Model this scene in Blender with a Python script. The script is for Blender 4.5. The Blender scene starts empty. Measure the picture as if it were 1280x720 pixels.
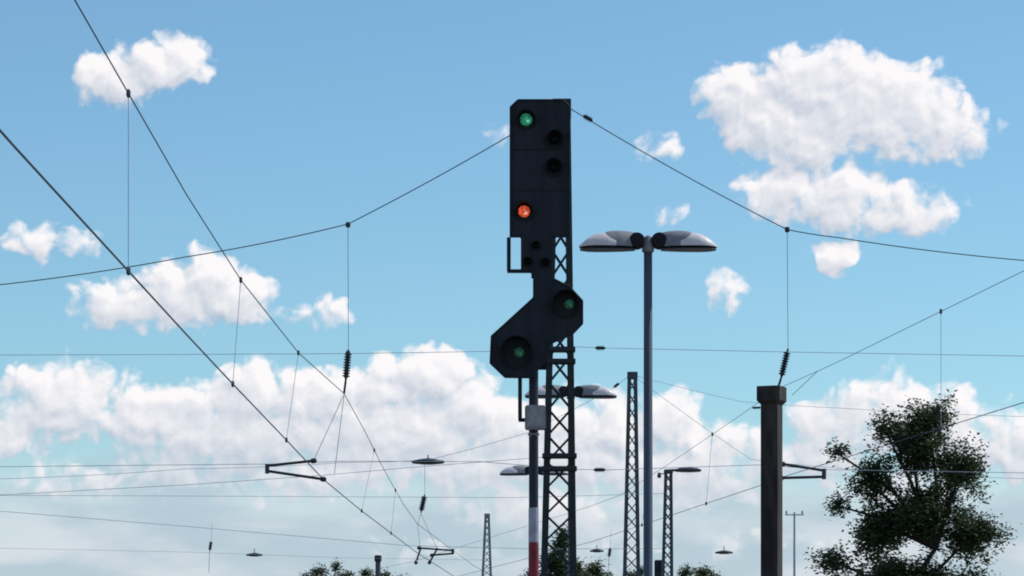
import bpy, bmesh, math, random
from mathutils import Vector, Matrix
random.seed(7)
SC = bpy.context.scene
COL = SC.collection
F = 4000.0            # focal length in photo pixels (1280 wide)
HY = 875.0            # horizon row of the photograph
EYE = 2.5             # eye height above rail level

# ------------------------------------------------------------------ camera
cam = bpy.data.cameras.new('camera')
cam.sensor_width = 36.0
cam.lens = 36.0 * F / 1280.0
cam.shift_y = (HY - 360.0) / 1280.0
cam.clip_start = 0.1
cam.clip_end = 6000.0
cam_o = bpy.data.objects.new('camera', cam)
COL.objects.link(cam_o)
cam_o.location = (0, 0, EYE)
cam_o.rotation_euler = (math.pi / 2, 0, 0)
SC.camera = cam_o

# ------------------------------------------------------------------ light
SUN_AZ, SUN_EL = math.radians(72), math.radians(48)
world = bpy.data.worlds.new('World')
SC.world = world
world.use_nodes = True
SKY_STRENGTH = 0.12
sun = bpy.data.lights.new('sun', 'SUN')
sun.energy = 3.0
sun.angle = math.radians(0.5)
sun.color = (1.0, 0.95, 0.88)
sun_o = bpy.data.objects.new('sun', sun)
COL.objects.link(sun_o)
SUN_DIR = Vector((math.sin(SUN_AZ) * math.cos(SUN_EL), math.cos(SUN_AZ) * math.cos(SUN_EL), math.sin(SUN_EL)))
sun_o.rotation_euler = (-SUN_DIR).to_track_quat('-Z', 'Y').to_euler()
sun_o.location = (60, 20, 80)
SC.cycles.filter_width = 1.9
SC.view_settings.view_transform = 'Standard'
SC.view_settings.look = 'None'
SC.view_settings.exposure = 0.0
SC.view_settings.gamma = 1.0
SC.view_settings.use_curve_mapping = False


# ------------------------------------------------------------------ sky: Nishita with cumulus clouds by direction
class NT:
    def __init__(s, nt):
        s.nt = nt

    def node(s, t, **kw):
        n = s.nt.nodes.new(t)
        for k, v in kw.items():
            setattr(n, k, v)
        return n

    def put(s, sock, v):
        if hasattr(v, 'is_output'):
            s.nt.links.new(v, sock)
        else:
            sock.default_value = v

    def m(s, op, a, b=None, c=None, clamp=False):
        n = s.node('ShaderNodeMath', operation=op, use_clamp=clamp)
        s.put(n.inputs[0], a)
        if b is not None:
            s.put(n.inputs[1], b)
        if c is not None:
            s.put(n.inputs[2], c)
        return n.outputs[0]

    def vm(s, op, a, b=None, out=0):
        n = s.node('ShaderNodeVectorMath', operation=op)
        s.put(n.inputs[0], a)
        if b is not None:
            if op == 'SCALE':
                s.put(n.inputs[3], b)
            else:
                s.put(n.inputs[1], b)
        return n.outputs[out]

    def smooth(s, x, lo, hi, t0=0.0, t1=1.0):
        n = s.node('ShaderNodeMapRange', interpolation_type='SMOOTHSTEP')
        s.put(n.inputs[0], x)
        for i, v in enumerate((lo, hi, t0, t1)):
            s.put(n.inputs[1 + i], v)
        return n.outputs[0]

    def mixc(s, f, a, b):
        n = s.node('ShaderNodeMix', data_type='RGBA')
        s.put(n.inputs[0], f)
        s.put(n.inputs[6], a)
        s.put(n.inputs[7], b)
        return n.outputs[2]


def deg(px, py):
    """sky coordinates of a direction: stereographic about the line of the track, in degrees"""
    v = Vector(((px - 640) / F, 1.0, (HY - py) / F)).normalized()
    return v.x * 114.5916 / (1 + v.y), v.z * 114.5916 / (1 + v.y)


# cumulus puffs: (column, row, radius across, radius up, fullness)
PUFFS = [
    (915, 118, 44, 40, 1.0), (955, 150, 60, 52, 1.0), (1003, 100, 58, 46, 1.0), (1058, 118, 70, 66, 1.05), (1010, 168, 75, 46, 1.0),
    (1120, 140, 80, 62, 1.0), (1185, 160, 60, 40, .9),
    (955, 238, 36, 26, .85), (1005, 240, 60, 34, .9), (1060, 250, 60, 44, .95), (1130, 262, 70, 34, .8),
    (1045, 322, 34, 22, .85), (913, 366, 30, 26, .62), (830, 186, 30, 26, .42), (836, 266, 24, 18, .36), (628, 172, 26, 16, .42),
    (204, 86, 60, 40, .95), (145, 98, 60, 34, .9),
    (262, 350, 48, 40, 1.0), (300, 372, 56, 34, .95), (222, 366, 52, 44, 1.0), (150, 380, 60, 36, .9), (398, 390, 36, 22, .55), (60, 300, 60, 26, .6),
    (318, 490, 46, 40, .95), (372, 496, 52, 42, .95), (258, 508, 56, 36, .8), (430, 500, 52, 42, 1.0), (486, 482, 48, 42, 1.05),
    (545, 478, 58, 46, 1.05), (590, 512, 54, 44, 1.0), (640, 540, 62, 44, .95), (705, 540, 60, 50, .95), (762, 540, 56, 46, 1.0),
    (838, 524, 46, 36, 1.0), (880, 556, 56, 38, .85), (480, 540, 170, 56, 1.0), (300, 545, 140, 52, .95), (700, 570, 150, 46, .95), (870, 585, 120, 40, .8), (240, 585, 110, 34, .75), (420, 590, 130, 34, .8), (580, 590, 120, 36, .85),
    (1030, 535, 48, 34, .85), (1100, 520, 80, 50, .95), (1190, 540, 90, 50, .9), (180, 520, 80, 44, .9), (80, 505, 90, 54, .95), (-20, 530, 80, 44, .9), (1290, 560, 80, 44, .9),
    (690, 640, 100, 40, .8), (470, 580, 150, 30, .7), (880, 615, 110, 36, .62), (610, 630, 80, 26, .55), (380, 615, 90, 22, .5), (960, 685, 110, 26, .5), (280, 600, 90, 24, .5),
    (960, 575, 60, 26, .55), (540, 690, 90, 20, .4), (780, 690, 80, 22, .42), (1140, 610, 110, 36, .6), (100, 600, 110, 30, .6), (1010, 570, 90, 40, .8),
]


BIL, FBM = -0.55, 0.75


def cloud_group():
    g = bpy.data.node_groups.new('cloud_density', 'ShaderNodeTree')
    g.interface.new_socket('Direction', in_out='INPUT', socket_type='NodeSocketVector')
    g.interface.new_socket('Field', in_out='OUTPUT', socket_type='NodeSocketFloat')
    g.interface.new_socket('Billow', in_out='OUTPUT', socket_type='NodeSocketFloat')
    t = NT(g)
    gi = t.node('NodeGroupInput')
    go = t.node('NodeGroupOutput')
    d = t.vm('NORMALIZE', gi.outputs[0])
    sep = t.node('ShaderNodeSeparateXYZ')
    t.put(sep.inputs[0], d)
    k = t.m('DIVIDE', 114.5916, t.m('MAXIMUM', t.m('ADD', sep.outputs[1], 1.0), 0.02))
    cb = t.node('ShaderNodeCombineXYZ')
    t.put(cb.inputs[0], t.m('MULTIPLY', sep.outputs[0], k))
    t.put(cb.inputs[1], t.m('MULTIPLY', sep.outputs[2], k))
    q = cb.outputs[0]
    wn = t.node('ShaderNodeTexNoise', noise_dimensions='2D')
    t.put(wn.inputs['Vector'], q)
    t.put(wn.inputs['Scale'], 1.3)
    t.put(wn.inputs['Detail'], 3.0)
    warp = t.vm('SUBTRACT', wn.outputs['Color'], (.5, .5, .5))
    q2 = t.vm('ADD', q, t.vm('SCALE', warp, 0.7))
    field = None
    for px, py, rx, ry, a in PUFFS:
        cx, cy = deg(px, py)
        kd = math.degrees(1 / F) * 1.22
        n = t.node('ShaderNodeVectorMath', operation='MULTIPLY_ADD')
        t.put(n.inputs[0], q2)
        n.inputs[1].default_value = (1 / (rx * kd), 1 / (ry * kd), 0)
        n.inputs[2].default_value = (-cx / (rx * kd), -cy / (ry * kd), 0)
        f = t.m('MULTIPLY_ADD', t.vm('DOT_PRODUCT', n.outputs[0], n.outputs[0], out=1), -a, a)
        field = f if field is None else t.m('SMOOTH_MAX', field, f, 0.25)
    # the rest of the sky goes on the same way: scattered cumulus, a bank along the horizon
    el = t.m('MULTIPLY', t.m('ARCSINE', sep.outputs[2]), 57.2958)
    nz = t.node('ShaderNodeTexNoise', noise_dimensions='2D')
    t.put(nz.inputs['Vector'], t.vm('MULTIPLY', q, (1, 1.5, 1)))
    t.put(nz.inputs['Scale'], 0.17)
    t.put(nz.inputs['Detail'], 2.0)
    sc = t.m('MULTIPLY_ADD', nz.outputs[0], 6.0, -3.3)
    bank = t.m('SUBTRACT', 0.9, t.m('ABSOLUTE', t.m('MULTIPLY', t.m('SUBTRACT', el, 4.6), 0.55)))
    wide = t.m('MAXIMUM', sc, t.m('MULTIPLY_ADD', nz.outputs[0], 1.2, t.m('SUBTRACT', bank, 0.7)))
    away = t.m('MAXIMUM', t.smooth(t.m('ABSOLUTE', t.m('ARCTAN2', sep.outputs[0], sep.outputs[1])), .168, .225), t.smooth(el, 12.8, 15.5))
    field = t.m('MAXIMUM', field, t.m('MULTIPLY_ADD', away, 2.0, t.m('SUBTRACT', wide, 2.0)))
    vo = t.node('ShaderNodeTexVoronoi', feature='F1', voronoi_dimensions='2D')
    t.put(vo.inputs['Vector'], q2)
    t.put(vo.inputs['Scale'], 1.9)
    t.put(vo.inputs['Detail'], 2.0)
    t.put(vo.inputs['Roughness'], 0.5)
    fb = t.node('ShaderNodeTexNoise', noise_dimensions='2D')
    t.put(fb.inputs['Vector'], q)
    t.put(fb.inputs['Scale'], 2.2)
    t.put(fb.inputs['Detail'], 5.0)
    t.put(fb.inputs['Roughness'], 0.48)
    bil = t.m('MULTIPLY_ADD', vo.outputs['Distance'], BIL, -BIL * 0.42)
    fbm = t.m('MULTIPLY_ADD', fb.outputs[0], FBM, -FBM * .5)
    t.put(go.inputs[0], field)
    t.put(go.inputs[1], t.m('ADD', bil, fbm))
    return g


def build_sky():
    t = NT(world.node_tree)
    for n in list(world.node_tree.nodes):
        world.node_tree.nodes.remove(n)
    out = t.node('ShaderNodeOutputWorld')
    sky = t.node('ShaderNodeTexSky', sky_type='NISHITA', sun_disc=False)
    sky.sun_elevation = SUN_EL
    sky.sun_rotation = SUN_AZ
    sky.dust_density = 0.25
    sky.ozone_density = 4.0
    tc = t.node('ShaderNodeTexCoord')
    d0 = tc.outputs['Generated']
    grp = cloud_group()
    g1 = t.node('ShaderNodeGroup')
    g1.node_tree = grp
    t.put(g1.inputs[0], d0)
    def at_offset(v):
        g = t.node('ShaderNodeGroup')
        g.node_tree = grp
        t.put(g.inputs[0], t.vm('ADD', d0, v))
        return g
    g2 = at_offset((0.0030, 0.0, 0.0050))      # towards the sun, for the big forms
    g3 = at_offset((0.0014, 0.0, 0.0026))      # and for the billows
    den = t.m('ADD', t.m('MINIMUM', g1.outputs[0], 0.95), g1.outputs[1])
    mask = t.smooth(den, -0.02, 0.50)
    form = t.m('SUBTRACT', t.m('MAXIMUM', g1.outputs[0], -.2), t.m('MAXIMUM', g2.outputs[0], -.5))
    bump = t.m('SUBTRACT', g1.outputs[1], g3.outputs[1])
    lit = t.m('ADD', t.m('MULTIPLY_ADD', form, 0.85, 0.60), t.m('MULTIPLY', bump, 0.60), clamp=True)
    ccol = t.mixc(lit, (0.43, 0.51, 0.63, 1), (1.0, 0.965, 0.975, 1))  # sunlit and shaded sides of the clouds are put into the colour
    sep = t.node('ShaderNodeSeparateXYZ')
    t.put(sep.inputs[0], d0)
    # thin grey-blue stratus low over the horizon, in front of the foot of the cumulus bank
    st = t.node('ShaderNodeTexNoise')
    t.put(st.inputs['Vector'], t.vm('MULTIPLY', d0, (1, 1, 3.5)))
    t.put(st.inputs['Scale'], 16.0)
    t.put(st.inputs['Detail'], 4.0)
    veil = t.smooth(t.m('MULTIPLY_ADD', st.outputs[0], 0.05, sep.outputs[2]), 0.116, 0.076, 0.0, 0.90)
    vcol = t.mixc(t.smooth(st.outputs[0], 0.42, 0.66), (0.48, 0.59, 0.68, 1), (0.70, 0.735, 0.80, 1))
    tint = t.node('ShaderNodeMix', data_type='RGBA', blend_type='MULTIPLY')
    t.put(tint.inputs[0], 1.0)
    t.put(tint.inputs[6], sky.outputs[0])
    t.put(tint.inputs[7], (0.82, 1.03, 1.03, 1))
    bs = t.node('ShaderNodeBackground')
    t.put(bs.inputs[0], tint.outputs[2])
    bs.inputs[1].default_value = SKY_STRENGTH
    bv = t.node('ShaderNodeBackground')
    t.put(bv.inputs[0], vcol)
    bc = t.node('ShaderNodeBackground')
    t.put(bc.inputs[0], ccol)
    bc.inputs[1].default_value = 1.0
    m1 = t.node('ShaderNodeMixShader')
    t.put(m1.inputs[0], t.m('MULTIPLY', mask, 0.97))
    t.put(m1.inputs[1], bs.outputs[0])
    t.put(m1.inputs[2], bc.outputs[0])
    mx = t.node('ShaderNodeMixShader')
    t.put(mx.inputs[0], t.m('MULTIPLY', veil, t.m('MULTIPLY_ADD', mask, -0.45, 1.0)))
    t.put(mx.inputs[1], m1.outputs[0])
    t.put(mx.inputs[2], bv.outputs[0])
    t.put(out.inputs[0], mx.outputs[0])
    world.cycles.sampling_method = 'MANUAL'
    world.cycles.sample_map_resolution = 256


build_sky()


# ------------------------------------------------------------------ materials
def material(name, c1, c2=None, scale=6.0, rough=0.6, metal=0.0, bump=0.0, emit=None, strength=0.0, spec=0.4, stretch=(1, 1, 1)):
    mt = bpy.data.materials.new(name)
    mt.use_nodes = True
    t = NT(mt.node_tree)
    b = mt.node_tree.nodes['Principled BSDF']
    tc = t.node('ShaderNodeTexCoord')
    v = t.vm('MULTIPLY', tc.outputs['Object'], stretch)
    nz = t.node('ShaderNodeTexNoise')
    t.put(nz.inputs['Vector'], v)
    nz.inputs['Scale'].default_value = scale
    nz.inputs['Detail'].default_value = 6.0
    c2 = c2 or tuple(x * 0.7 for x in c1)
    f = t.smooth(nz.outputs[0], 0.35, 0.68)
    t.put(b.inputs['Base Color'], t.mixc(f, (*c1, 1), (*c2, 1)))
    t.put(b.inputs['Roughness'], t.m('MULTIPLY_ADD', nz.outputs[0], 0.25, rough - 0.12))
    b.inputs['Metallic'].default_value = metal
    b.inputs['Specular IOR Level'].default_value = spec
    if bump:
        bp = t.node('ShaderNodeBump')
        bp.inputs['Strength'].default_value = bump
        bp.inputs['Distance'].default_value = 0.02
        t.put(bp.inputs['Height'], nz.outputs[0])
        t.put(b.inputs['Normal'], bp.outputs[0])
    if emit:
        b.inputs['Emission Color'].default_value = (*emit, 1)
        cell = t.node('ShaderNodeTexVoronoi')          # ribs and glints of the glass lens, put into the glow
        t.put(cell.inputs['Vector'], v)
        cell.inputs['Scale'].default_value = 34.0
        t.put(b.inputs['Emission Strength'], t.smooth(cell.outputs['Distance'], .15, .75, strength * 1.5, strength * .45))
    return mt


M = {
    'signal_black': material('signal_black', (.012, .0155, .023), (.024, .028, .037), 7, .7, spec=.3, stretch=(1, 1, .16)),
    'hood_black': material('hood_black', (.010, .012, .016), (.014, .016, .020), 9, .7, spec=.3),
    'post_blue': material('post_blue', (.022, .032, .052), (.014, .021, .036), 5, .6, stretch=(1, 1, .2)),
    'band_white': material('band_white', (.40, .40, .47), (.30, .31, .37), 8, .5),
    'band_red': material('band_red', (.26, .012, .03), (.17, .01, .022), 8, .5),
    'box_grey': material('box_grey', (.34, .34, .35), (.24, .24, .25), 12, .55),
    'lens_green': material('lens_green', (.03, .25, .12), (.05, .30, .18), 30, .2, emit=(.02, .25, .13), strength=.52, spec=.5),
    'lens_green_dim': material('lens_green_dim', (.02, .08, .045), (.012, .05, .03), 30, .3, emit=(.03, .20, .11), strength=.18, spec=.5),
    'lens_red': material('lens_red', (.5, .05, .02), (.6, .10, .05), 30, .2, emit=(.92, .12, .045), strength=.62, spec=.6),
    'highlight_green': material('highlight_green', (.1, .4, .25), (.1, .4, .25), 30, .2, emit=(.16, .55, .36), strength=.6),  # bright spots of the lenses, painted as glow
    'highlight_dim': material('highlight_dim', (.05, .2, .12), (.05, .2, .12), 30, .2, emit=(.06, .27, .17), strength=.32),
    'highlight_red': material('highlight_red', (.8, .3, .2), (.8, .3, .2), 30, .2, emit=(1.0, .40, .27), strength=.85),
    'lens_dark': material('lens_dark', (.004, .004, .005), (.006, .006, .007), 30, .6, spec=.1),
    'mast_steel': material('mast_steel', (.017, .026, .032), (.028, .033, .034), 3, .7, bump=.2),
    'mast_steel_far': material('mast_steel_far', (.075, .095, .105), (.055, .070, .080), 3, .7),  # lightened steel: haze of distance put into the colour
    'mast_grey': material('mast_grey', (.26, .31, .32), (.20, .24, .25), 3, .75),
    'lamp_pole': material('lamp_pole', (.070, .100, .135), (.050, .075, .105), 3, .45, metal=.1, stretch=(1, 1, .2)),
    'lamp_housing': material('lamp_housing', (.27, .27, .29), (.20, .20, .22), 8, .5),
    'lamp_dome': material('lamp_dome', (.78, .71, .71), (.66, .61, .62), 5, .4),
    'lamp_under': material('lamp_under', (.035, .045, .055), (.025, .03, .04), 12, .35),
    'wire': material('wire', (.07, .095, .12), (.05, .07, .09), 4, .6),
    'wire_far': material('wire_far', (.42, .48, .54), (.34, .40, .47), 4, .6),  # paler than the near wire, haze put into the colour
    'insulator': material('insulator', (.022, .030, .045), (.035, .035, .045), 20, .35),
    'brown_post': material('brown_post', (.062, .052, .047), (.018, .015, .015), 7, .85, bump=.5, stretch=(1, 1, .22)),
    'concrete': material('concrete', (.33, .32, .30), (.25, .245, .235), 3, .9, bump=.3),
    'asphalt': material('asphalt', (.08, .08, .085), (.055, .055, .06), 25, .9, bump=.3),
    'ballast': material('ballast', (.17, .15, .135), (.09, .08, .075), 9, .95, bump=.8),
    'bark': material('bark', (.05, .042, .034), (.03, .026, .022), 8, .9, bump=.6, stretch=(1, 1, .25)),
    'disc_lamp': material('disc_lamp', (.030, .038, .045), (.045, .050, .055), 10, .5),
}


def leaf_material(name, c1, c2):
    mt = bpy.data.materials.new(name)
    mt.use_nodes = True
    t = NT(mt.node_tree)
    nodes = mt.node_tree.nodes
    out = nodes['Material Output']
    b = nodes['Principled BSDF']
    geo = t.node('ShaderNodeNewGeometry')
    col = t.mixc(geo.outputs['Random Per Island'], (*c1, 1), (*c2, 1))
    t.put(b.inputs['Base Color'], col)
    b.inputs['Roughness'].default_value = 0.55
    tr = t.node('ShaderNodeBsdfTranslucent')
    t.put(tr.inputs[0], col)
    mx = t.node('ShaderNodeMixShader')
    mx.inputs[0].default_value = 0.35
    t.put(mx.inputs[1], b.outputs[0])
    t.put(mx.inputs[2], tr.outputs[0])
    t.put(out.inputs[0], mx.outputs[0])
    return mt


M['leaf'] = leaf_material('leaf', (.045, .080, .026), (.095, .13, .045))
M['leaf_dark'] = leaf_material('leaf_dark', (.032, .058, .024), (.075, .105, .040))


# ------------------------------------------------------------------ mesh helpers
def W(px, py, d):
    """the place in the yard seen at this column and row, d metres down the line"""
    return Vector(((px - 640) / F * d, d, EYE + (HY - py) / F * d))


class MB:
    def __init__(s):
        s.bm = bmesh.new()

    def box(s, c, size, rot=None):
        mat = Matrix.Translation(Vector(c))
        if rot is not None:
            mat = mat @ rot
        mat = mat @ Matrix.Diagonal((size[0], size[1], size[2], 1))
        bmesh.ops.create_cube(s.bm, size=1.0, matrix=mat)
        return s

    def tube(s, pts, r, n=6, cap=True):
        pts = [Vector(p) for p in pts]
        rs = r if isinstance(r, (list, tuple)) else [r] * len(pts)
        rings = []
        up = None
        for i, p in enumerate(pts):
            a = pts[max(i - 1, 0)]
            b = pts[min(i + 1, len(pts) - 1)]
            tn = (b - a).normalized()
            ref = Vector((0, 0, 1)) if abs(tn.z) < 0.9 else Vector((1, 0, 0))
            u = tn.cross(ref).normalized()
            if up is not None and u.dot(up) < 0:
                u = -u
            up = u
            v = tn.cross(u)
            rings.append([s.bm.verts.new(p + (u * math.cos(2 * math.pi * k / n) + v * math.sin(2 * math.pi * k / n)) * rs[i]) for k in range(n)])
        for A, B in zip(rings, rings[1:]):
            for k in range(n):
                s.bm.faces.new((A[k], A[(k + 1) % n], B[(k + 1) % n], B[k]))
        if cap:
            s.bm.faces.new(rings[0][::-1])
            s.bm.faces.new(rings[-1])
        return s

    def lathe(s, prof, center=(0, 0, 0), axis=(0, 0, 1), n=20):
        q = Vector((0, 0, 1)).rotation_difference(Vector(axis)).to_matrix()
        c = Vector(center)
        rings = []
        for r, z in prof:
            rings.append([s.bm.verts.new(c + q @ Vector((max(r, 1e-4) * math.cos(2 * math.pi * k / n), max(r, 1e-4) * math.sin(2 * math.pi * k / n), z))) for k in range(n)])
        for A, B in zip(rings, rings[1:]):
            for k in range(n):
                s.bm.faces.new((A[k], A[(k + 1) % n], B[(k + 1) % n], B[k]))
        s.bm.faces.new(rings[0][::-1])
        s.bm.faces.new(rings[-1])
        return s

    def prism(s, poly, y0, y1):
        """polygon in x, z pushed along y"""
        a = [s.bm.verts.new((x, y0, z)) for x, z in poly]
        b = [s.bm.verts.new((x, y1, z)) for x, z in poly]
        s.bm.faces.new(a)
        s.bm.faces.new(b[::-1])
        n = len(poly)
        for k in range(n):
            s.bm.faces.new((a[k], b[k], b[(k + 1) % n], a[(k + 1) % n]))
        return s

    def build(s, name, mat, parent=None, loc=(0, 0, 0), bevel=0.0, smooth=False):
        bmesh.ops.recalc_face_normals(s.bm, faces=s.bm.faces[:])
        if bevel:
            es = [e for e in s.bm.edges if len(e.link_faces) == 2 and e.calc_face_angle(0) > 0.6]
            bmesh.ops.bevel(s.bm, geom=es, offset=bevel, segments=2, affect='EDGES', clamp_overlap=True)
        me = bpy.data.meshes.new(name)
        s.bm.to_mesh(me)
        s.bm.free()
        if smooth:
            for p in me.polygons:
                p.use_smooth = True
            me.set_sharp_from_angle(angle=0.7)
        me.materials.append(M[mat] if isinstance(mat, str) else mat)
        o = bpy.data.objects.new(name, me)
        COL.objects.link(o)
        o.location = loc
        if parent:
            o.parent = parent
        return o


def tag(o, label=None, cat=None, group=None, kind=None):
    for k, v in (('label', label), ('category', cat), ('group', group), ('kind', kind)):
        if v:
            o[k] = v
    return o


def thing(name, label, cat, loc=(0, 0, 0), group=None, rz=0.0):
    o = bpy.data.objects.new(name, None)
    o.empty_display_size = 0.3
    COL.objects.link(o)
    o.location = loc
    o.rotation_euler = (0, 0, rz)
    return tag(o, label, cat, group)


def place(name, data, parent, loc, rot=None, scale=(1, 1, 1)):
    o = bpy.data.objects.new(name, data)
    COL.objects.link(o)
    o.parent = parent
    o.matrix_local = Matrix.LocRotScale(Vector(loc), rot, Vector(scale))
    return o


# ------------------------------------------------------------------ setting: yard ground, platform, track beds
PZ = 0.76
bm = MB()
bm.box((0, 1200, -0.5), (4000, 3600, 1.0))
tag(bm.build('ground', 'ballast'), kind='structure')
bm = MB()
bm.box((0.65, 60, PZ / 2 - 0.02), (4.1, 150, PZ + 0.03 - 0.04))
plat = tag(bm.build('platform', 'asphalt', bevel=.01), kind='structure')
for x in (-1.55, 2.86):
    MB().box((x, 60, PZ / 2 + 0.01), (0.3, 150.02, PZ + 0.02)).build('platform_edge', 'concrete', plat, bevel=.01)


# ------------------------------------------------------------------ railway signal
SD = 42.0
SK = SD / F          # metres per photo pixel at the signal
sx0 = (667 - 640) * SK
signal = thing('railway_signal', 'tall black railway light signal showing green and red above a slanted lower board', 'railway signal', (sx0, SD, PZ))


def S(px, py):
    return ((px - 667) * SK, EYE - PZ + (HY - py) * SK)


def spoly(pts):
    return [S(*p) for p in pts]


# post in three visible lengths: dark tube, light sleeve, red sleeve, lower light sleeve
MB().lathe([(.16, 0), (.16, .03), (.085, .03), (.085, .35), (.062, .36), (.062, S(667, 440)[1])], n=24).build('post', 'post_blue', signal, smooth=True)
for nm, y0, y1, mt in (('marker_band', 635, 678, 'band_white'), ('marker_band', 678.4, 722, 'band_red'), ('marker_band', 722.4, 765, 'band_white')):
    za, zb = S(667, y1)[1], S(667, y0)[1]
    MB().lathe([(.063, za), (.067, za + .004), (.067, zb - .004), (.063, zb)], n=24).build(nm, mt, signal, smooth=True)
# upper screen
up = MB().prism(spoly([(637, 137), (647, 127.5), (704, 127.5), (712.5, 136), (712.5, 299), (691, 299), (690, 344), (683, 350), (664, 350), (664, 343), (651, 342), (651, 299), (637, 299)]), -.20, -.13).build('upper_screen', 'signal_black', signal, bevel=.008)
# folded rim round the upper screen
rim = MB()
rp = spoly([(638, 137.5), (647.5, 128.5), (703.5, 128.5), (711.5, 136.5), (711.5, 298), (692, 298)])
for a, b in zip(rp, rp[1:]):
    rim.tube([(a[0], -.205, a[1]), (b[0], -.205, b[1])], .012, 6)
rp = spoly([(638, 137.5), (638, 298), (650, 298)])
for a, b in zip(rp, rp[1:]):
    rim.tube([(a[0], -.205, a[1]), (b[0], -.205, b[1])], .012, 6)
rim.build('rim', 'signal_black', up)
# lamp housings behind the screen
for y0, y1 in ((133, 186), (192, 238), (246, 294)):
    x0, za = S(641, y1)
    x1, zb = S(708, y0)
    MB().box(((x0 + x1) / 2, .0, (za + zb) / 2), (x1 - x0, .25, zb - za)).build('lamp_housing', 'signal_black', signal, bevel=.01)
# side guard rail of the upper screen
a, b, c = S(636, 300), S(636, 341), S(666, 342.5)
MB().tube([(a[0], -.16, a[1] + .01), (b[0], -.16, b[1])], .026, 8).tube([(b[0] - .02, -.16, b[1]), (c[0], -.16, b[1])], .026, 8).build('guard_rail', 'signal_black', signal)
# lower slanted board
lo_pts = [(666, 340), (666, 375), (613.5, 423), (612, 457), (631, 475), (663, 475.5), (681, 456), (688, 433), (715, 422), (728.5, 408), (728.5, 379), (712, 361), (690, 350), (690, 340)]
lo = MB().prism(spoly(lo_pts), -.30, -.235).build('lower_board', 'signal_black', signal, bevel=.008)
rim = MB()
rp = spoly([(667, 376), (614.5, 423.5), (613, 456.5), (631.5, 474), (662.5, 474.5), (680, 455.5), (687, 432), (714.5, 421), (727.5, 407.5), (727.5, 379.5), (711.5, 362), (690, 351.5)])
for p, q in zip(rp, rp[1:]):
    rim.tube([(p[0], -.305, p[1]), (q[0], -.305, q[1])], .012, 6)
rim.build('rim', 'signal_black', lo)
for cx, cy in ((646, 446), (702, 391)):
    x, z = S(cx, cy)
    MB().box((x, -.13, z), (.42, .20, .40)).build('board_housing', 'signal_black', signal, bevel=.01)
# clamps that hold the screens on the post
xa, za = S(678, 462)
xb, zb = S(678, 150)
MB().box((xa, -.02, (za + zb) / 2), (.12, .14, zb - za)).build('back_column', 'signal_black', signal, bevel=.006)
for py in (160, 215, 270, 320, 450):
    x, z = S(678, py)
    MB().box((x - .04 * (py > 400), -.05, z), (.20, .24, .05)).build('clamp', 'signal_black', signal, bevel=.004)


def lamp(px, py, rpx, hood_px, lens, yf, depth, label=None, shift=0.0):
    x, z = S(px, py)
    r, R = rpx * SK, hood_px * SK
    n = 24
    bmx = MB()
    # hood: open tube, longer on top than below, leaning down a little
    rings = []
    for rad, t in ((R, 0.0), (R, 1.0), (R - .012, 1.0), (R - .012, 0.02)):
        ring = []
        for k in range(n):
            an = 2 * math.pi * k / n
            ln = depth * (0.55 + 0.45 * math.sin(an)) if t > .5 else depth * t * 0.1
            ring.append(bmx.bm.verts.new((x + shift * SK + rad * math.cos(an) - .10 * t * shift * SK, yf - ln, z + rad * math.sin(an))))
        rings.append(ring)
    for A, B in zip(rings, rings[1:]):
        for k in range(n):
            bmx.bm.faces.new((A[k], A[(k + 1) % n], B[(k + 1) % n], B[k]))
    hood = bmx.build('lamp_hood', 'hood_black', signal, smooth=True)
    MB().lathe([(R - .014, 0), (R - .014, .012)], (x + shift * SK, yf - .002, z), (0, -1, 0), n).build('lamp_plate', 'hood_black', hood)
    ln = MB().lathe([(r, .0), (r, .02), (r * .92, .04), (r * .7, .058), (r * .4, .07), (r * .1, .075)], (x, yf - .012, z), (0, -1, 0), 24).build('lens', lens, hood, smooth=True)
    if label:
        ln['label'] = label
        highlight = {'lens_green': 'highlight_green', 'lens_red': 'highlight_red'}.get(lens, 'highlight_dim')
        MB().lathe([(r * .42, 0), (r * .36, .014), (r * .2, .022), (r * .05, .025)], (x + r * .22, yf - .062, z - r * .26), (0, -1, 0), 16).build('lens_highlight', highlight, hood, smooth=True)  # highlight low on the right of the lens, added as a glowing dome
    return hood


lamp(657.5, 153.5, 7.6, 12, 'lens_green', -.20, .16, 'lit green lens at the top of the signal')
lamp(655, 267.5, 7.2, 11.5, 'lens_red', -.20, .16, 'lit red lens in the middle of the signal')
lamp(693, 178, 6.5, 11, 'lens_dark', -.20, .16)
lamp(692, 213, 6.5, 11, 'lens_dark', -.20, .16)
for px, py in ((669.5, 310), (659.5, 330), (681.5, 331)):
    lamp(px, py, 3.6, 5.8, 'lens_dark', -.20, .10)
lamp(649, 444, 6.2, 20, 'lens_green_dim', -.30, .22, 'dim green lens in the lower left of the slanted board', shift=-4)
lamp(711, 384, 6.0, 17, 'lens_green_dim', -.30, .22, 'dim green lens in the upper right of the slanted board', shift=-5)
for px, py in [(641, y) for y in range(145, 300, 25)] + [(708.5, y) for y in range(145, 300, 25)] + [(655, 131), (675, 131), (697, 131)]:
    x, z = S(px, py)
    MB().lathe([(.014, 0), (.014, .008), (.009, .014)], (x, -.203, z), (0, -1, 0), 6).build('bolt', 'mast_steel', up)
for px, py in ((620, 424), (617, 452), (634, 470), (660, 470), (675, 452), (655, 392), (700, 366), (722, 382), (722, 405), (708, 418), (685, 430), (672, 372)):
    x, z = S(px, py)
    MB().lathe([(.014, 0), (.014, .008), (.009, .014)], (x, -.303, z), (0, -1, 0), 6).build('bolt', 'mast_steel', lo)
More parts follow.
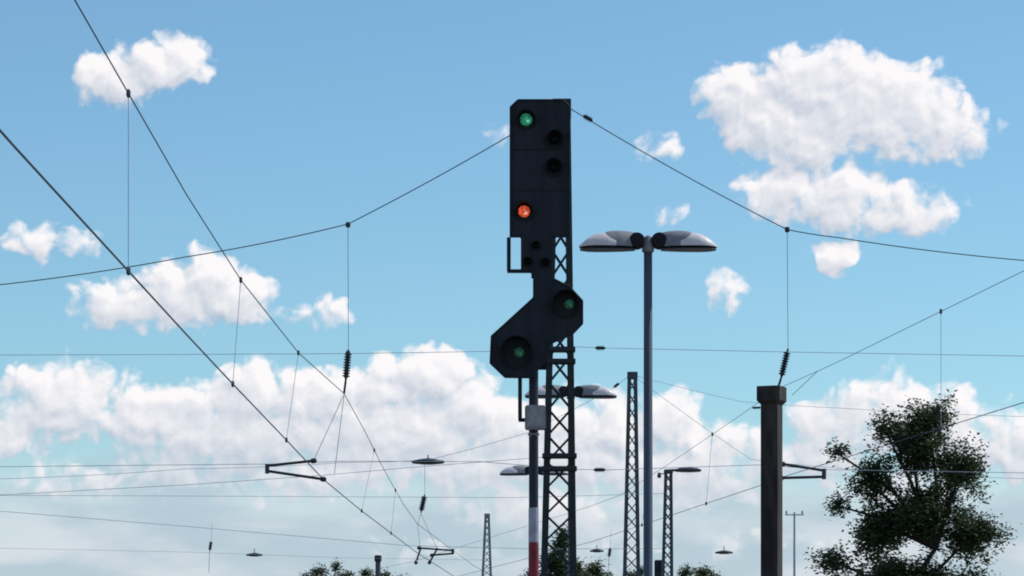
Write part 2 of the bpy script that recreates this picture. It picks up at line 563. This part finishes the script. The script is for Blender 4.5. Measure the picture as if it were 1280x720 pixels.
for py in (190, 241):
    xa, z = S(641, py)
    xb, _ = S(709, py)
    MB().box(((xa + xb) / 2, -.203, z), (xb - xa, .008, .012)).build('seam', 'hood_black', up)
# rail under the board, junction box with straps
a, b, c = S(650, 474), S(650, 526), S(664, 525)
MB().tube([(a[0], -.12, a[1]), (b[0], -.12, b[1])], .026, 8).tube([(b[0] - .02, -.12, b[1]), (c[0], -.12, b[1])], .026, 8).build('lower_rail', 'signal_black', signal)
x0, za = S(656, 538)
x1, zb = S(682, 508)
jb = MB().box(((x0 + x1) / 2, -.10, (za + zb) / 2), (x1 - x0, .20, zb - za)).build('junction_box', 'box_grey', signal, bevel=.015)
MB().box(((x0 + x1) / 2, -.207, (za + zb) / 2), ((x1 - x0) * .82, .012, (zb - za) * .8)).build('box_lid', 'box_grey', jb, bevel=.004)
for z in (za + .05, zb - .05):
    MB().lathe([(.064, z - .02), (.072, z - .015), (.072, z + .015), (.064, z + .02)], n=20).build('strap', 'hood_black', jb)
MB().box((.0, 0, S(667, 543)[1]), (.15, .15, .06)).build('cable_gland', 'box_grey', jb, bevel=.02)


# ------------------------------------------------------------------ lattice masts
brace_data = {}


def brace_mesh(mt):
    if mt not in brace_data:
        o = MB().box((0, 0, 0), (1, 1, 1)).build('brace', mt)
        brace_data[mt] = o.data
        bpy.data.objects.remove(o)
    return brace_data[mt]


def lattice_mast(label, cx_top, cx_bot, d, py_top, w_top, w_bot, py_bot, leg_px, mt, panel_px, group=None, base_z=0.0, cap_px=10):
    """two channel legs with crossed lacing on both faces; widths in photo pixels at rows py_top and py_bot"""
    k = d / F
    zt = EYE + (HY - py_top) * k
    zr = EYE + (HY - py_bot) * k
    bx = (cx_bot - 640) * k
    root = thing('lattice_mast', label, 'mast', (bx, d, base_z), group)

    def half(z):
        return (w_top + (w_bot - w_top) * (zt - z) / (zt - zr)) * k / 2

    def mid(z):
        return (cx_top - cx_bot) * k * (z - zr) / (zt - zr)
    lw = leg_px * k
    dp = max(.16, lw * 1.6)
    for s in (-1, 1):
        m_ = MB()
        for z0, z1, in ((base_z, zt),):
            vs = []
            for z in (z0, z1):
                h, c = half(z), mid(z)
                xo = c + s * h
                xi = c + s * (h - lw)
                t_ = .012
                # channel profile, open towards the inside
                prof = [(xo, -dp / 2), (xi, -dp / 2), (xi, -dp / 2 + t_), (xo - s * t_, -dp / 2 + t_), (xo - s * t_, dp / 2 - t_), (xi, dp / 2 - t_), (xi, dp / 2), (xo, dp / 2)]
                vs.append([m_.bm.verts.new((x, y, z - base_z)) for x, y in prof])
            A, B = vs
            for i in range(8):
                m_.bm.faces.new((A[i], A[(i + 1) % 8], B[(i + 1) % 8], B[i]))
            m_.bm.faces.new(A[::-1])
            m_.bm.faces.new(B)
        m_.build('leg', mt, root)
    data = brace_mesh(mt)
    z = zt - cap_px * k
    t_ = max(.022, leg_px * k * .26)
    while z > base_z + .4:
        z2 = z - panel_px * k
        if z2 < base_z + .1:
            break
        for yf in (-dp / 2 - .009, dp / 2 + .009):
            for s in (-1, 1):
                a = Vector((mid(z) + s * (half(z) - lw * .5), 0, z - base_z))
                b = Vector((mid(z2) - s * (half(z2) - lw * .5), 0, z2 - base_z))
                dv = b - a
                ang = math.atan2(dv.x, dv.z)
                p = (a + b) / 2
                p.y = yf + (.0045 * s)
                place('brace', data, root, p, Matrix.Rotation(ang, 3, 'Y').to_quaternion(), (t_, .008, dv.length))
        z = z2
    zc = zt - base_z
    MB().box((mid(zt), 0, zc - cap_px * k / 2), (w_top * k + .02, dp + .03, cap_px * k)).build('cap', mt, root, bevel=.008)
    if base_z >= 0:
        MB().box((0, 0, .12), (half(0) * 2 + .35, dp + .5, .24)).build('footing', 'concrete', root, bevel=.02)
    return root, mid, half, k


HD = 50.0
mast1, mid1, half1, k1 = lattice_mast('tall dark lattice mast rising directly behind the railway signal', 702, 699, HD, 124.5, 22, 41, 620, 8.2, 'mast_steel', 33, base_z=PZ, cap_px=24)
for py in (437, 452, 570, 586):
    z = EYE + (HY - py) * k1
    MB().box((mid1(z), 0, z - PZ), (half1(z) * 2 + .05, .28, .07)).build('wire_clamp', 'mast_steel', mast1, bevel=.006)

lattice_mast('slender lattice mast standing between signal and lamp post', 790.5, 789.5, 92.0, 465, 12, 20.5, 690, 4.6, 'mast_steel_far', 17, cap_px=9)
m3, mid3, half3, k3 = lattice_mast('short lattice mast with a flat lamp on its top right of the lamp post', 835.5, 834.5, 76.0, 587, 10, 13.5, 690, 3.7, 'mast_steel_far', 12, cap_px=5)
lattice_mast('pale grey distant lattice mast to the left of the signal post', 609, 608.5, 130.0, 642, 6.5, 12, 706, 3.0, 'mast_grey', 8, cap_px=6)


# ------------------------------------------------------------------ flat yard lamps
def disc_lamp(label, px, py, wpx, d, group, hang=0.25):
    k = d / F
    p = W(px, py, d)
    r = wpx * k / 2
    root = thing('flat_yard_lamp', label, 'lamp', p, group)
    MB().lathe([(r * .55, -.055), (r * .92, -.05), (r, -.01), (r * .97, .02), (r * .6, .06), (r * .3, .085), (r * .08, .10)], n=24).build('shade', 'disc_lamp', root, smooth=True)
    MB().lathe([(r * .5, -.075), (r * .54, -.056)], n=20).build('glass', 'lamp_under', root)
    MB().tube([(0, 0, .09), (0, 0, .09 + hang)], .02, 6).build('hanger', 'disc_lamp', root)
    return root


GL = 'flat yard lamps on span wires'
disc_lamp('dark flat lamp hung on span wire left of the signal post', 535, 577, 42, 92.0, GL, .1)
disc_lamp('small flat lamp low at left, beyond the tree tops', 318, 693.5, 21, 150.0, GL, .2)
disc_lamp('small flat lamp just right of the tall lattice mast foot', 746, 688.5, 18, 160.0, GL, .2)
disc_lamp('small flat lamp between short lattice mast and brown post', 905, 690.5, 23, 150.0, GL, .2)
# lamp arm of the short mast
kk = 76.0 / F
z = EYE + (HY - 587) * kk
MB().tube([(0, 0, z - .02), ((862 - 834.5) * kk, 0, z + .0)], .03, 8).build('lamp_arm', 'mast_steel_far', m3)
r = 17 * kk
MB().lathe([(r * .55, -.05), (r * .95, -.04), (r, 0), (r * .7, .04), (r * .1, .06)], ((860 - 834.5) * kk, 0, z - .005), n=20).build('lamp_shade', 'disc_lamp', m3, smooth=True)
MB().lathe([(.03, -.08), (.05, -.04), (.03, .05)], ((824 - 834.5) * kk, 0, z - .12), n=10).tube([((824 - 834.5) * kk, 0, z - .1), (0, 0, z - .1)], .014, 6).build('bracket', 'mast_steel_far', m3)


# ------------------------------------------------------------------ double headed platform lamps
def head_mesh(x0, x1, zf, wf, n_len=14, n_sec=16, zbot=0.0):
    m_ = MB()
    rings = []
    for i in range(n_len + 1):
        u = i / n_len
        x = x0 + (x1 - x0) * u
        h, w = max(zf(x), .004), max(wf(x), .01)
        ring = []
        for k in range(n_sec + 1):
            an = math.pi * k / n_sec
            ring.append(m_.bm.verts.new((x, w * math.cos(an), zbot + h * math.sin(an) ** .8)))
        rings.append(ring)
    for A, B in zip(rings, rings[1:]):
        for k in range(n_sec):
            m_.bm.faces.new((A[k], A[k + 1], B[k + 1], B[k]))
        m_.bm.faces.new((A[n_sec], A[0], B[0], B[n_sec]))
    m_.bm.faces.new(rings[0])
    m_.bm.faces.new(rings[-1][::-1])
    return m_


def interp(tab):
    def f(x):
        for (a, b), (c, d) in zip(tab, tab[1:]):
            if x <= c:
                t = (x - a) / (c - a)
                t = max(0, min(1, t))
                return b + (d - b) * t
        return tab[-1][1]
    return f


def platform_lamp():
    """built at the size of the nearest one: 1 px = 0.011 m, head axis along x"""
    u = 0.011
    root = thing('platform_lamp', 'nearest double headed platform lamp on a tall blue grey pole', 'lamp post', (0, 0, PZ), 'double headed platform lamps')
    zh = EYE - PZ + (HY - 309) * u          # underside of the heads
    MB().lathe([(.15, 0), (.15, .02), (.095, .03), (.09, 1.2), (.068, 1.25), (.058, zh + .06), (.05, zh + .07)], n=24).build('pole', 'lamp_pole', root, smooth=True)
    MB().lathe([(.075, zh - .07), (.085, zh - .05), (.085, zh + .06), (.06, zh + .10), (.05, zh + .14), (.01, zh + .165)], n=20).build('pole_cap', 'lamp_housing', root, smooth=True)
    MB().box((.0, -.094, .75), (.10, .012, .35)).build('access_door', 'lamp_pole', root, bevel=.004)
    top = interp([(.10, .18), (.17, .20), (.28, .220), (.40, .228), (.52, .222), (.60, .20), (.70, .15)])
    wid = interp([(.10, .08), (.2, .11), (.35, .165), (.55, .20), (.72, .205), (.82, .18), (.90, .12), (.95, .03)])
    dome = interp([(.40, .10), (.46, .155), (.54, .19), (.60, .198), (.70, .182), (.80, .138), (.88, .08), (.945, .012)])
    for s in (1, -1):
        hd = head_mesh(.17, .66, lambda x: top(x), lambda x: wid(x)).build('lamp_head', 'lamp_housing', root, smooth=True)
        dm = head_mesh(.44, .95, lambda x: dome(x) * 1.0 + .004, lambda x: wid(x) + .010, n_sec=18).build('dome_cover', 'lamp_dome', hd, smooth=True)
        gl = head_mesh(.18, .935, lambda x: .04, lambda x: wid(x) - .012, zbot=-.042).build('diffuser', 'lamp_under', hd, smooth=True)
        jt = MB().lathe([(.06, -.13), (.10, -.12), (.115, -.05), (.115, .05), (.10, .12), (.06, .13)], (.155, 0, .085), (0, 1, 0), 20).build('joint', 'hood_black', hd, smooth=True)
        MB().tube([(.0, 0, .06), (.16, 0, .08)], .05, 10).build('stub', 'hood_black', hd)
        hd.location = (0, 0, zh)
        if s < 0:
            hd.rotation_euler = (0, 0, math.pi)
    return root


def copy_tree(o, parent=None):
    c = o.copy()
    COL.objects.link(c)
    if parent:
        c.parent = parent
    for ch in list(o.children):
        copy_tree(ch, c)
    return c


lamp1 = platform_lamp()
lamp2 = copy_tree(lamp1)
lamp3 = copy_tree(lamp1)
lamp1.location = ((810 - 640) / F * 44, 44, PZ)
lamp2.location = ((713.5 - 640) / F * 65.5, 65.5, PZ)
lamp3.location = ((667.5 - 640) / F * 88, 88, PZ)
lamp2['label'] = 'double headed platform lamp half hidden behind the tall lattice mast'
lamp3['label'] = 'farthest double headed lamp hidden behind the signal post'
lamp2.rotation_euler.z = math.radians(2)
lamp3.rotation_euler.z = math.radians(-4)

# ------------------------------------------------------------------ brown post with a cap
BD = 30.0
bk = BD / F
post = thing('square_post', 'dark brown square post with a wide block cap at right', 'post', ((964.5 - 640) * bk, BD, PZ), rz=math.radians(-22))
zt = EYE - PZ + (HY - 501) * bk
w = 22 * bk
sh = MB()
sh.box((0, 0, zt / 2), (w, w, zt))
sh.build('shaft', 'brown_post', post, bevel=.004)
cw = 30.0 * bk
cp = MB()
h = 17 * bk
lv = [(w * .52, zt - .035), (cw / 2, zt - .002), (cw / 2, zt + h), (cw / 2 - .006, zt + h + .006)]
rings = [[cp.bm.verts.new((sx * r_, sy * r_, z_)) for sx, sy in ((-1, -1), (1, -1), (1, 1), (-1, 1))] for r_, z_ in lv]
for A, B in zip(rings, rings[1:]):
    for q in range(4):
        cp.bm.faces.new((A[q], A[(q + 1) % 4], B[(q + 1) % 4], B[q]))
cp.bm.faces.new(rings[0][::-1])
cp.bm.faces.new(rings[-1])
cp.build('cap', 'brown_post', post, bevel=.003)
MB().box((-w * .9, -.0, zt - .06), (.07, .03, .018)).build('bolt_arm', 'wire', post)


# ------------------------------------------------------------------ overhead wires
def sagline(a, b, sag, n=14):
    return [a.lerp(b, i / n) - Vector((0, 0, sag * 4 * (i / n) * (1 - i / n))) for i in range(n + 1)]


def chain(pts, d, sag=0.0):
    out = []
    P = [W(x, y, d) for x, y in pts]
    for a, b in zip(P, P[1:]):
        seg = sagline(a, b, sag * (b - a).length)
        out += seg if not out else seg[1:]
    return out


def rel(pts, o):
    return [p - o for p in pts]


def insul(parent, a, b, r=.04, name='insulator'):
    """ribbed insulator rod between two points, in the parent's space"""
    L = (b - a).length
    prof = [(.015, 0), (.018, L * .1)]
    n = 9
    for i in range(n):
        z = L * (.12 + .76 * i / n)
        prof += [(r * .55, z), (r, z + L * .02), (r, z + L * .04), (r * .55, z + L * .06)]
    prof += [(.018, L * .9), (.015, L)]
    return MB().lathe(prof, a, (b - a).normalized(), 10).build(name, 'insulator', parent)


def span_wire(name, label, pts, d, r=.009, mt='wire', sag=0.0, group='span wires across the tracks', extras=None, knots=()):
    P = chain(pts, d, sag)
    r *= .78 if mt == 'wire' else .62
    o = P[0]
    root = thing(name, label, 'wire', o, group)
    MB().tube(rel(P, o), r, 6).build('wire', mt, root)
    for (x, y) in knots:
        c = W(x, y, d) - o
        MB().lathe([(.012, -.045), (.035, -.035), (.04, .0), (.035, .035), (.012, .045)], c, (0, 0, 1), 10).build('clip', 'insulator', root)
    if extras:
        extras(root, o)
    return root


def ex_left(root, o):
    a, b = W(435, 280, HD) - o, W(435.5, 437, HD) - o
    MB().tube([a, b], .0045, 6).build('dropper', 'wire', root)
    insul(root, b, W(432, 477, HD) - o, .062)
    MB().tube([W(432, 477, HD) - o, W(430, 492, HD) - o], .02, 6).build('clevis', 'insulator', root)


def ex_right(root, o):
    a, b = W(984, 287, HD) - o, W(985, 436, HD) - o
    MB().tube([a, b], .0045, 6).build('dropper', 'wire', root)
    insul(root, b, W(976, 474, HD) - o, .058)
    MB().tube([W(976, 474, HD) - o, W(972, 486, HD) - o], .02, 6).build('clevis', 'insulator', root)
    insul(root, W(729, 144.5, HD) - o, W(741, 151, HD) - o, .045)


span_wire('head_span', 'sagging carrying wire from mast top down to the left with hanging insulator', [(691, 137), (435, 280), (233, 321), (-60, 362)], HD, .011, sag=.012, extras=ex_left, knots=[(435, 281)])
span_wire('head_span', 'sagging carrying wire from mast top down to the right with hanging insulator', [(714, 136.5), (984, 287), (1048, 297), (1340, 330)], HD, .011, sag=.012, extras=ex_right, knots=[(984, 287)])


def ex_k(x0, x1, y, d=HD):
    def f(root, o):
        insul(root, W(x0, y, d) - o, W(x1, y, d) - o, .04)
    return f


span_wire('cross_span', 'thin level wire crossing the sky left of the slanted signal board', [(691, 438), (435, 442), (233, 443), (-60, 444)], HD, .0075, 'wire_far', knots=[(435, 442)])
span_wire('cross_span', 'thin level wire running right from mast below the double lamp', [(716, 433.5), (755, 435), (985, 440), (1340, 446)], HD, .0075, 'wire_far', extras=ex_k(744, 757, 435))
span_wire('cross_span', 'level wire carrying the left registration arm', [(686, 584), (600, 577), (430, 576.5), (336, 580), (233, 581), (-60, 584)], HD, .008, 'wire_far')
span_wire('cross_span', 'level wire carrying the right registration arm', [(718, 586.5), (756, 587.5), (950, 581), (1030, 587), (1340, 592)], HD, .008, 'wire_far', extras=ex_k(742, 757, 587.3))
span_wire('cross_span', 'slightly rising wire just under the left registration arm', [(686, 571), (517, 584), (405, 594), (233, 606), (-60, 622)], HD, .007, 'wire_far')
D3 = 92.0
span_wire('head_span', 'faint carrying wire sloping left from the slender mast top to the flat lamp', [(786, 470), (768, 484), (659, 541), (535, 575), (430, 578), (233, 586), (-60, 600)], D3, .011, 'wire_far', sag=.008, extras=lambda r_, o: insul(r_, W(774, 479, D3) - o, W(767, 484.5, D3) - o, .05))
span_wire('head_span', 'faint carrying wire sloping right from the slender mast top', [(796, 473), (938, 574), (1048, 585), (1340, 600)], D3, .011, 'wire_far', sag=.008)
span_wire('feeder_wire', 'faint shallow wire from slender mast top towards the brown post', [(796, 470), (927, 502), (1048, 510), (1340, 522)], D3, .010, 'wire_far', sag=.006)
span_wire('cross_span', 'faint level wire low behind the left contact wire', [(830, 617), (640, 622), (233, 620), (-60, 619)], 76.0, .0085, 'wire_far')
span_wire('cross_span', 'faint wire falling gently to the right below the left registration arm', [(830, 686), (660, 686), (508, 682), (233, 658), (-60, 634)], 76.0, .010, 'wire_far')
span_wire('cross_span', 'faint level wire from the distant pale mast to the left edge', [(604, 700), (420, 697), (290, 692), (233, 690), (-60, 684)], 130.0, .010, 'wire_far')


# contact lines of the two tracks
def overhead_line(label, contact, messenger, drops, rs=1.0):
    o = contact[0].copy()
    root = thing('overhead_line', label, 'overhead line', o, 'contact lines above the tracks')

    def at(P, y):
        for a, b in zip(P, P[1:]):
            if a.y <= y <= b.y:
                return a.lerp(b, (y - a.y) / (b.y - a.y))
        return P[-1]
    MB().tube(rel(contact, o), .0085 * rs, 6).build('contact_wire', 'wire', root)
    MB().tube(rel(messenger, o), .0065 * rs, 6).build('messenger_wire', 'wire', root)
    for y, e in drops:
        a, b = at(messenger, y + e), at(contact, y)
        MB().tube(rel([a, b], o), .0035, 5).build('dropper', 'wire_far', root)
        MB().lathe([(.008, -.035), (.018, -.02), (.018, .02), (.008, .035)], b - o, (0, 0, 1), 8).build('clip', 'wire', root)
        MB().lathe([(.008, -.035), (.018, -.02), (.018, .02), (.008, .035)], a - o, (0, 0, 1), 8).build('clip', 'wire', root)
    return root


CZ = 5.97
ca = [Vector((-3.10, 8, CZ)), Vector((-3.12, 20, CZ)), W(233, 418, 30.6), W(291, 480, 35.3), W(358, 550, 43.0), W(404, 599, 50.3), W(450, 637, 58.6), W(520, 690, 75.7), Vector((-1.2, 100, CZ)), Vector((2.5, 170, CZ))]
ma = [Vector((-3.05, 8, 8.0)), Vector((-3.12, 20, 7.55)), W(233, 243, 30.6), W(301, 350, 35.4), W(373, 441, 43.0), W(430, 492, 50.0), W(455, 537, 56), W(480, 587, 63.0), W(504, 630, 70), W(522, 655, 76.0), Vector((-1.2, 100, 6.7)), Vector((2.5, 170, 7.2))]
overhead_line('contact line with droppers running down from the upper left', ca, ma, [(26, 0), (35.3, .1), (43.0, 0), (59, .4), (67, 0)])
cb = [Vector((8.7, 18, CZ)), Vector((7.0, 30, CZ)), W(976, 597, 50.3), W(950, 607, 52.2), W(845, 642, 60.1), W(740, 677, 70.7), W(690, 690, 75.7), Vector((-3.2, 100, CZ)), Vector((-14, 150, CZ))]
mb = [Vector((8.7, 18, 8.2)), Vector((7.0, 30, 7.6)), W(1048, 452, 46.5), W(1022, 464, 47.7), W(972, 486, 50), W(930, 516, 54), W(833, 582, 62.0), W(775, 619, 67.5), W(740, 632, 70.7), Vector((.95, 75.7, 6.8)), Vector((-3.2, 100, 6.8)), Vector((-14, 150, 7.2))]
overhead_line('contact line curving across from the right behind the lamp pole', cb, mb, [(41, 0), (57, 0), (64, 0)], .62)


# registration arms
def registration(label, d, bars, thins, plate, group='registration arms of the contact lines', r=.022):
    o = W(*bars[0][0], d)
    root = thing('registration_arm', label, 'steady arm', o, group)
    for a, b in bars:
        pa, pb = W(*a, d) - o, W(*b, d) - o
        bar = MB().tube([pa, pb], r, 8).build('arm_tube', 'insulator', root)
        MB().lathe([(.02, -.05), (.04, -.03), (.04, .03), (.02, .05)], pb, (pb - pa).normalized(), 8).build('clamp', 'insulator', bar)
    for a, b in thins:
        MB().tube([W(*a, d) - o, W(*b, d) - o], .0045, 5).build('stay_wire', 'wire', root)
    pa, pb = W(*plate[0], d) - o, W(*plate[1], d) - o
    MB().tube([pa, pb], r * 1.7, 6).build('end_bracket', 'insulator', root)
    return root


registration('two-bar registration arm on the left contact wire below the hanging insulator', HD, [((336, 582), (392, 576)), ((336, 589), (404, 599))], [((392, 576), (430, 493)), ((430, 495), (418, 592))], ((334, 580), (334, 592)))
registration('two-bar registration arm beside the brown post on the right', HD, [((1029, 588), (978, 580)), ((1028, 596), (976, 597.5))], [((972, 488), (978, 580)), ((1022, 464), (990, 494))], ((1030, 586), (1030, 599)))
D2 = 76.0
ra = registration('small distant registration arm low between left tree tops and pale mast', D2, [((565, 688), (524, 685)), ((565, 692), (540, 694)), ((547, 685), (537, 703)), ((526, 685), (520, 703))], [((527, 640), (522, 655)), ((522, 655), (525, 685)), ((526, 642), (546, 685))], ((566, 686), (566, 693)), r=.022)
o = W(565, 688, D2)
insul(ra, W(531, 618, D2) - o, W(526, 641, D2) - o, .075)
MB().tube([W(531, 580, D2) - o, W(531, 618, D2) - o], .006, 5).build('stay_wire', 'wire_far', ra)

for lab, x, y in (('tiny distant insulator hanging at the far lower left', 264, 676), ('tiny distant insulator hanging right of the tall mast foot', 763, 684)):
    d = 130.0
    o = W(x, y, d)
    root = thing('hanging_insulator', lab, 'insulator', o, 'distant hanging insulators')
    insul(root, Vector((0, 0, 0)), W(x - 2, y + 13, d) - o, .08, 'rod')
    MB().tube([Vector((0, 0, 0)), W(x + 1, y - 22, d) - o], .007, 5).build('wire', 'wire_far', root)
    MB().tube([W(x - 2, y + 13, d) - o, W(x - 3, y + 40, d) - o], .012, 5).build('lower_wire', 'wire_far', root)

# slender far pole with crossarm, dark signal box, low post among trees
d = 170.0
p = W(993, 640, d)
tp = thing('crossarm_pole', 'very thin pale distant pole with crossarm right of the brown post', 'pole', (p.x, d, 0))
MB().tube([(0, 0, 0), (0, 0, p.z)], [.10, .05], 8).build('pole', 'wire_far', tp)
MB().box((0, 0, p.z - .15), (1.0, .06, .06)).build('crossarm', 'wire_far', tp)
for s in (-1, 1):
    MB().lathe([(.02, 0), (.06, .05), (.06, .12), (.02, .2)], (s * .42, 0, p.z - .11), n=8).build('insulator', 'wire_far', tp)
d = 84.0
p = W(824, 700, d)
ss = thing('shunting_signal', 'small black signal box low beside the short lattice mast', 'railway signal', (p.x, d, 0))
MB().tube([(0, 0, 0), (0, 0, p.z - .5)], .05, 10).build('post', 'mast_steel', ss)
MB().box((0, 0, p.z - .25), (12 * d / F, .16, .5)).build('housing', 'signal_black', ss, bevel=.02)
MB().lathe([(.06, 0), (.06, .1)], (0, -.08, p.z - .2), (0, -1, 0), 12).build('hood', 'hood_black', ss)
d = 150.0
p = W(472.5, 694, d)
cs = thing('low_post', 'short dark post poking up among the tree tops at left', 'post', (p.x, d, 0))
MB().lathe([(.16, 0), (.12, p.z - .35), (.12, p.z - .3)], n=12).build('shaft', 'mast_steel_far', cs)
MB().lathe([(.15, p.z - .3), (.17, p.z - .25), (.17, p.z - .03), (.12, p.z)], n=12).build('cap', 'mast_steel', cs)


# ------------------------------------------------------------------ trees
def tree(label, base, height, blobs, n_leaf, leaf, mat='leaf', seed=1, group='trees along the yard', trunk_r=.16):
    """blobs: (x, y, z, rx, ry, rz) clumps round the base point; limbs reach into each clump and leaves gather round twigs"""
    rnd = random.Random(seed)
    root = thing('tree', label, 'tree', base, group)
    tk = MB()
    tops = [Vector((rnd.uniform(-.1, .1) * i, rnd.uniform(-.1, .1) * i, height * .75 * i / 5)) for i in range(6)]
    tk.tube(tops, [trunk_r * (1 - .75 * i / 5) for i in range(6)], 9)
    cr = MB()
    tot = sum(b[3] * b[4] * b[5] for b in blobs) ** 1.0
    for b in blobs:
        c = Vector(b[:3])
        st = min(tops, key=lambda t_: abs(t_.z - (c.z - .5 * (abs(c.x) + abs(c.y)) - .3)))
        mid_ = st.lerp(c, .5) + Vector((rnd.uniform(-.2, .2), rnd.uniform(-.2, .2), rnd.uniform(0, .25)))
        tk.tube([st, mid_, c], [trunk_r * .35, trunk_r * .22, trunk_r * .1], 6)
        twigs = []
        for _ in range(max(20, int(60 * (b[3] * b[5]) ** .5))):
            v = Vector((rnd.gauss(0, 1), rnd.gauss(0, 1), rnd.gauss(0, 1))).normalized() * rnd.uniform(.45, 1.08)
            e = c + Vector((v.x * b[3], v.y * b[4], v.z * b[5]))
            twigs.append((c.lerp(e, .2), e))
            tk.tube([c, c.lerp(e, .5) + Vector((0, 0, rnd.uniform(-.05, .1))), e], [trunk_r * .1, trunk_r * .06, trunk_r * .025], 4)
        n = int(n_leaf * b[3] * b[4] * b[5] / tot)
        for _ in range(n):
            a, e = rnd.choice(twigs)
            t_ = rnd.random() ** .6
            p_ = a.lerp(e, t_) + Vector((rnd.gauss(0, 1), rnd.gauss(0, 1), rnd.gauss(0, 1))) * (leaf * 1.1 + .055 * b[3])
            s_ = leaf * rnd.uniform(.6, 1.2)
            R_ = Matrix.Rotation(rnd.uniform(0, 6.28), 3, 'Z') @ Matrix.Rotation(rnd.uniform(-1.1, 1.1), 3, 'X') @ Matrix.Rotation(rnd.uniform(-.8, .8), 3, 'Y')
            vs = [cr.bm.verts.new(p_ + R_ @ Vector(q)) for q in ((-s_ * .9, 0, 0), (0, -s_ * .42, .12 * s_), (s_ * .9, 0, 0), (0, s_ * .42, .12 * s_))]
            cr.bm.faces.new(vs)
    tk.build('trunk', 'bark', root)
    cr.build('crown', mat, root)
    return root


# tree at the right, its left twigs reaching to the brown post
d = 58.0
k = d / F
bx = (1135 - 640) * k


def blob(px, py, rx, rz, ry=None, dd=d, base=bx, dy=0.0):
    kk_ = dd / F
    return ((px - 640) * kk_ - base, dy, EYE + (HY - py) * kk_, rx * kk_, (ry or rx) * kk_, rz * kk_)


tree('leafy dark tree at the right reaching in behind the brown post', (bx, d, 0), 7.0,
     [blob(1046, 566, 20, 14), blob(1046, 632, 24, 14), blob(1040, 702, 36, 18), blob(1085, 600, 36, 40), blob(1090, 670, 44, 40), blob(1140, 560, 55, 50), blob(1150, 640, 60, 50), blob(1200, 590, 44, 46),
      blob(1215, 670, 50, 46), blob(1120, 730, 80, 40), blob(1180, 750, 80, 40), blob(1160, 520, 40, 30), blob(1105, 535, 26, 22)], 52000, .05, 'leaf_dark', 3)


def far_tree(label, d, cx, blobs, n, leaf, mat, seed):
    bx_ = (cx - 640) * d / F
    bl = [blob(b[0], b[1], b[2], b[3], None, d, bx_, random.uniform(-.4, .4)) for b in blobs]
    zmax = max(b[2] + b[5] for b in bl)
    tree(label, (bx_, d, 0), zmax * .9, bl, n, leaf, mat, seed, trunk_r=.2)


far_tree('dark bushy tree growing up behind the lattice mast foot', 110.0, 700, [(702, 680, 15, 22), (692, 705, 20, 18), (714, 712, 20, 18), (664, 727, 16, 13), (700, 740, 45, 26)], 16640, 0.079, 'leaf_dark', 11)
far_tree('light green rounded tree just right of the lattice mast foot', 150.0, 741, [(742, 714, 14, 13), (730, 724, 13, 12), (754, 724, 12, 11), (742, 745, 34, 24)], 12160, 0.086, 'leaf', 12)
far_tree('low dark tree with pointed top at lower left', 160.0, 412, [(421, 708, 8, 11), (398, 716, 13, 8), (432, 722, 12, 10), (384, 724, 11, 9), (410, 745, 38, 26)], 13440, 0.086, 'leaf_dark', 13)
far_tree('low dark tree beside the short dark post at left', 165.0, 468, [(458, 717, 10, 8), (480, 723, 13, 9), (503, 727, 13, 8), (475, 745, 34, 24)], 11520, 0.086, 'leaf_dark', 14)
far_tree('low sunlit tree behind the short lattice mast foot', 170.0, 868, [(856, 716, 12, 10), (878, 718, 14, 10), (892, 724, 14, 8), (868, 745, 34, 24)], 11520, 0.086, 'leaf', 15)
far_tree('low green tree between slender mast and lamp pole foot', 175.0, 800, [(803, 715, 10, 9), (790, 722, 12, 9), (800, 748, 28, 24)], 9600, 0.086, 'leaf', 16)
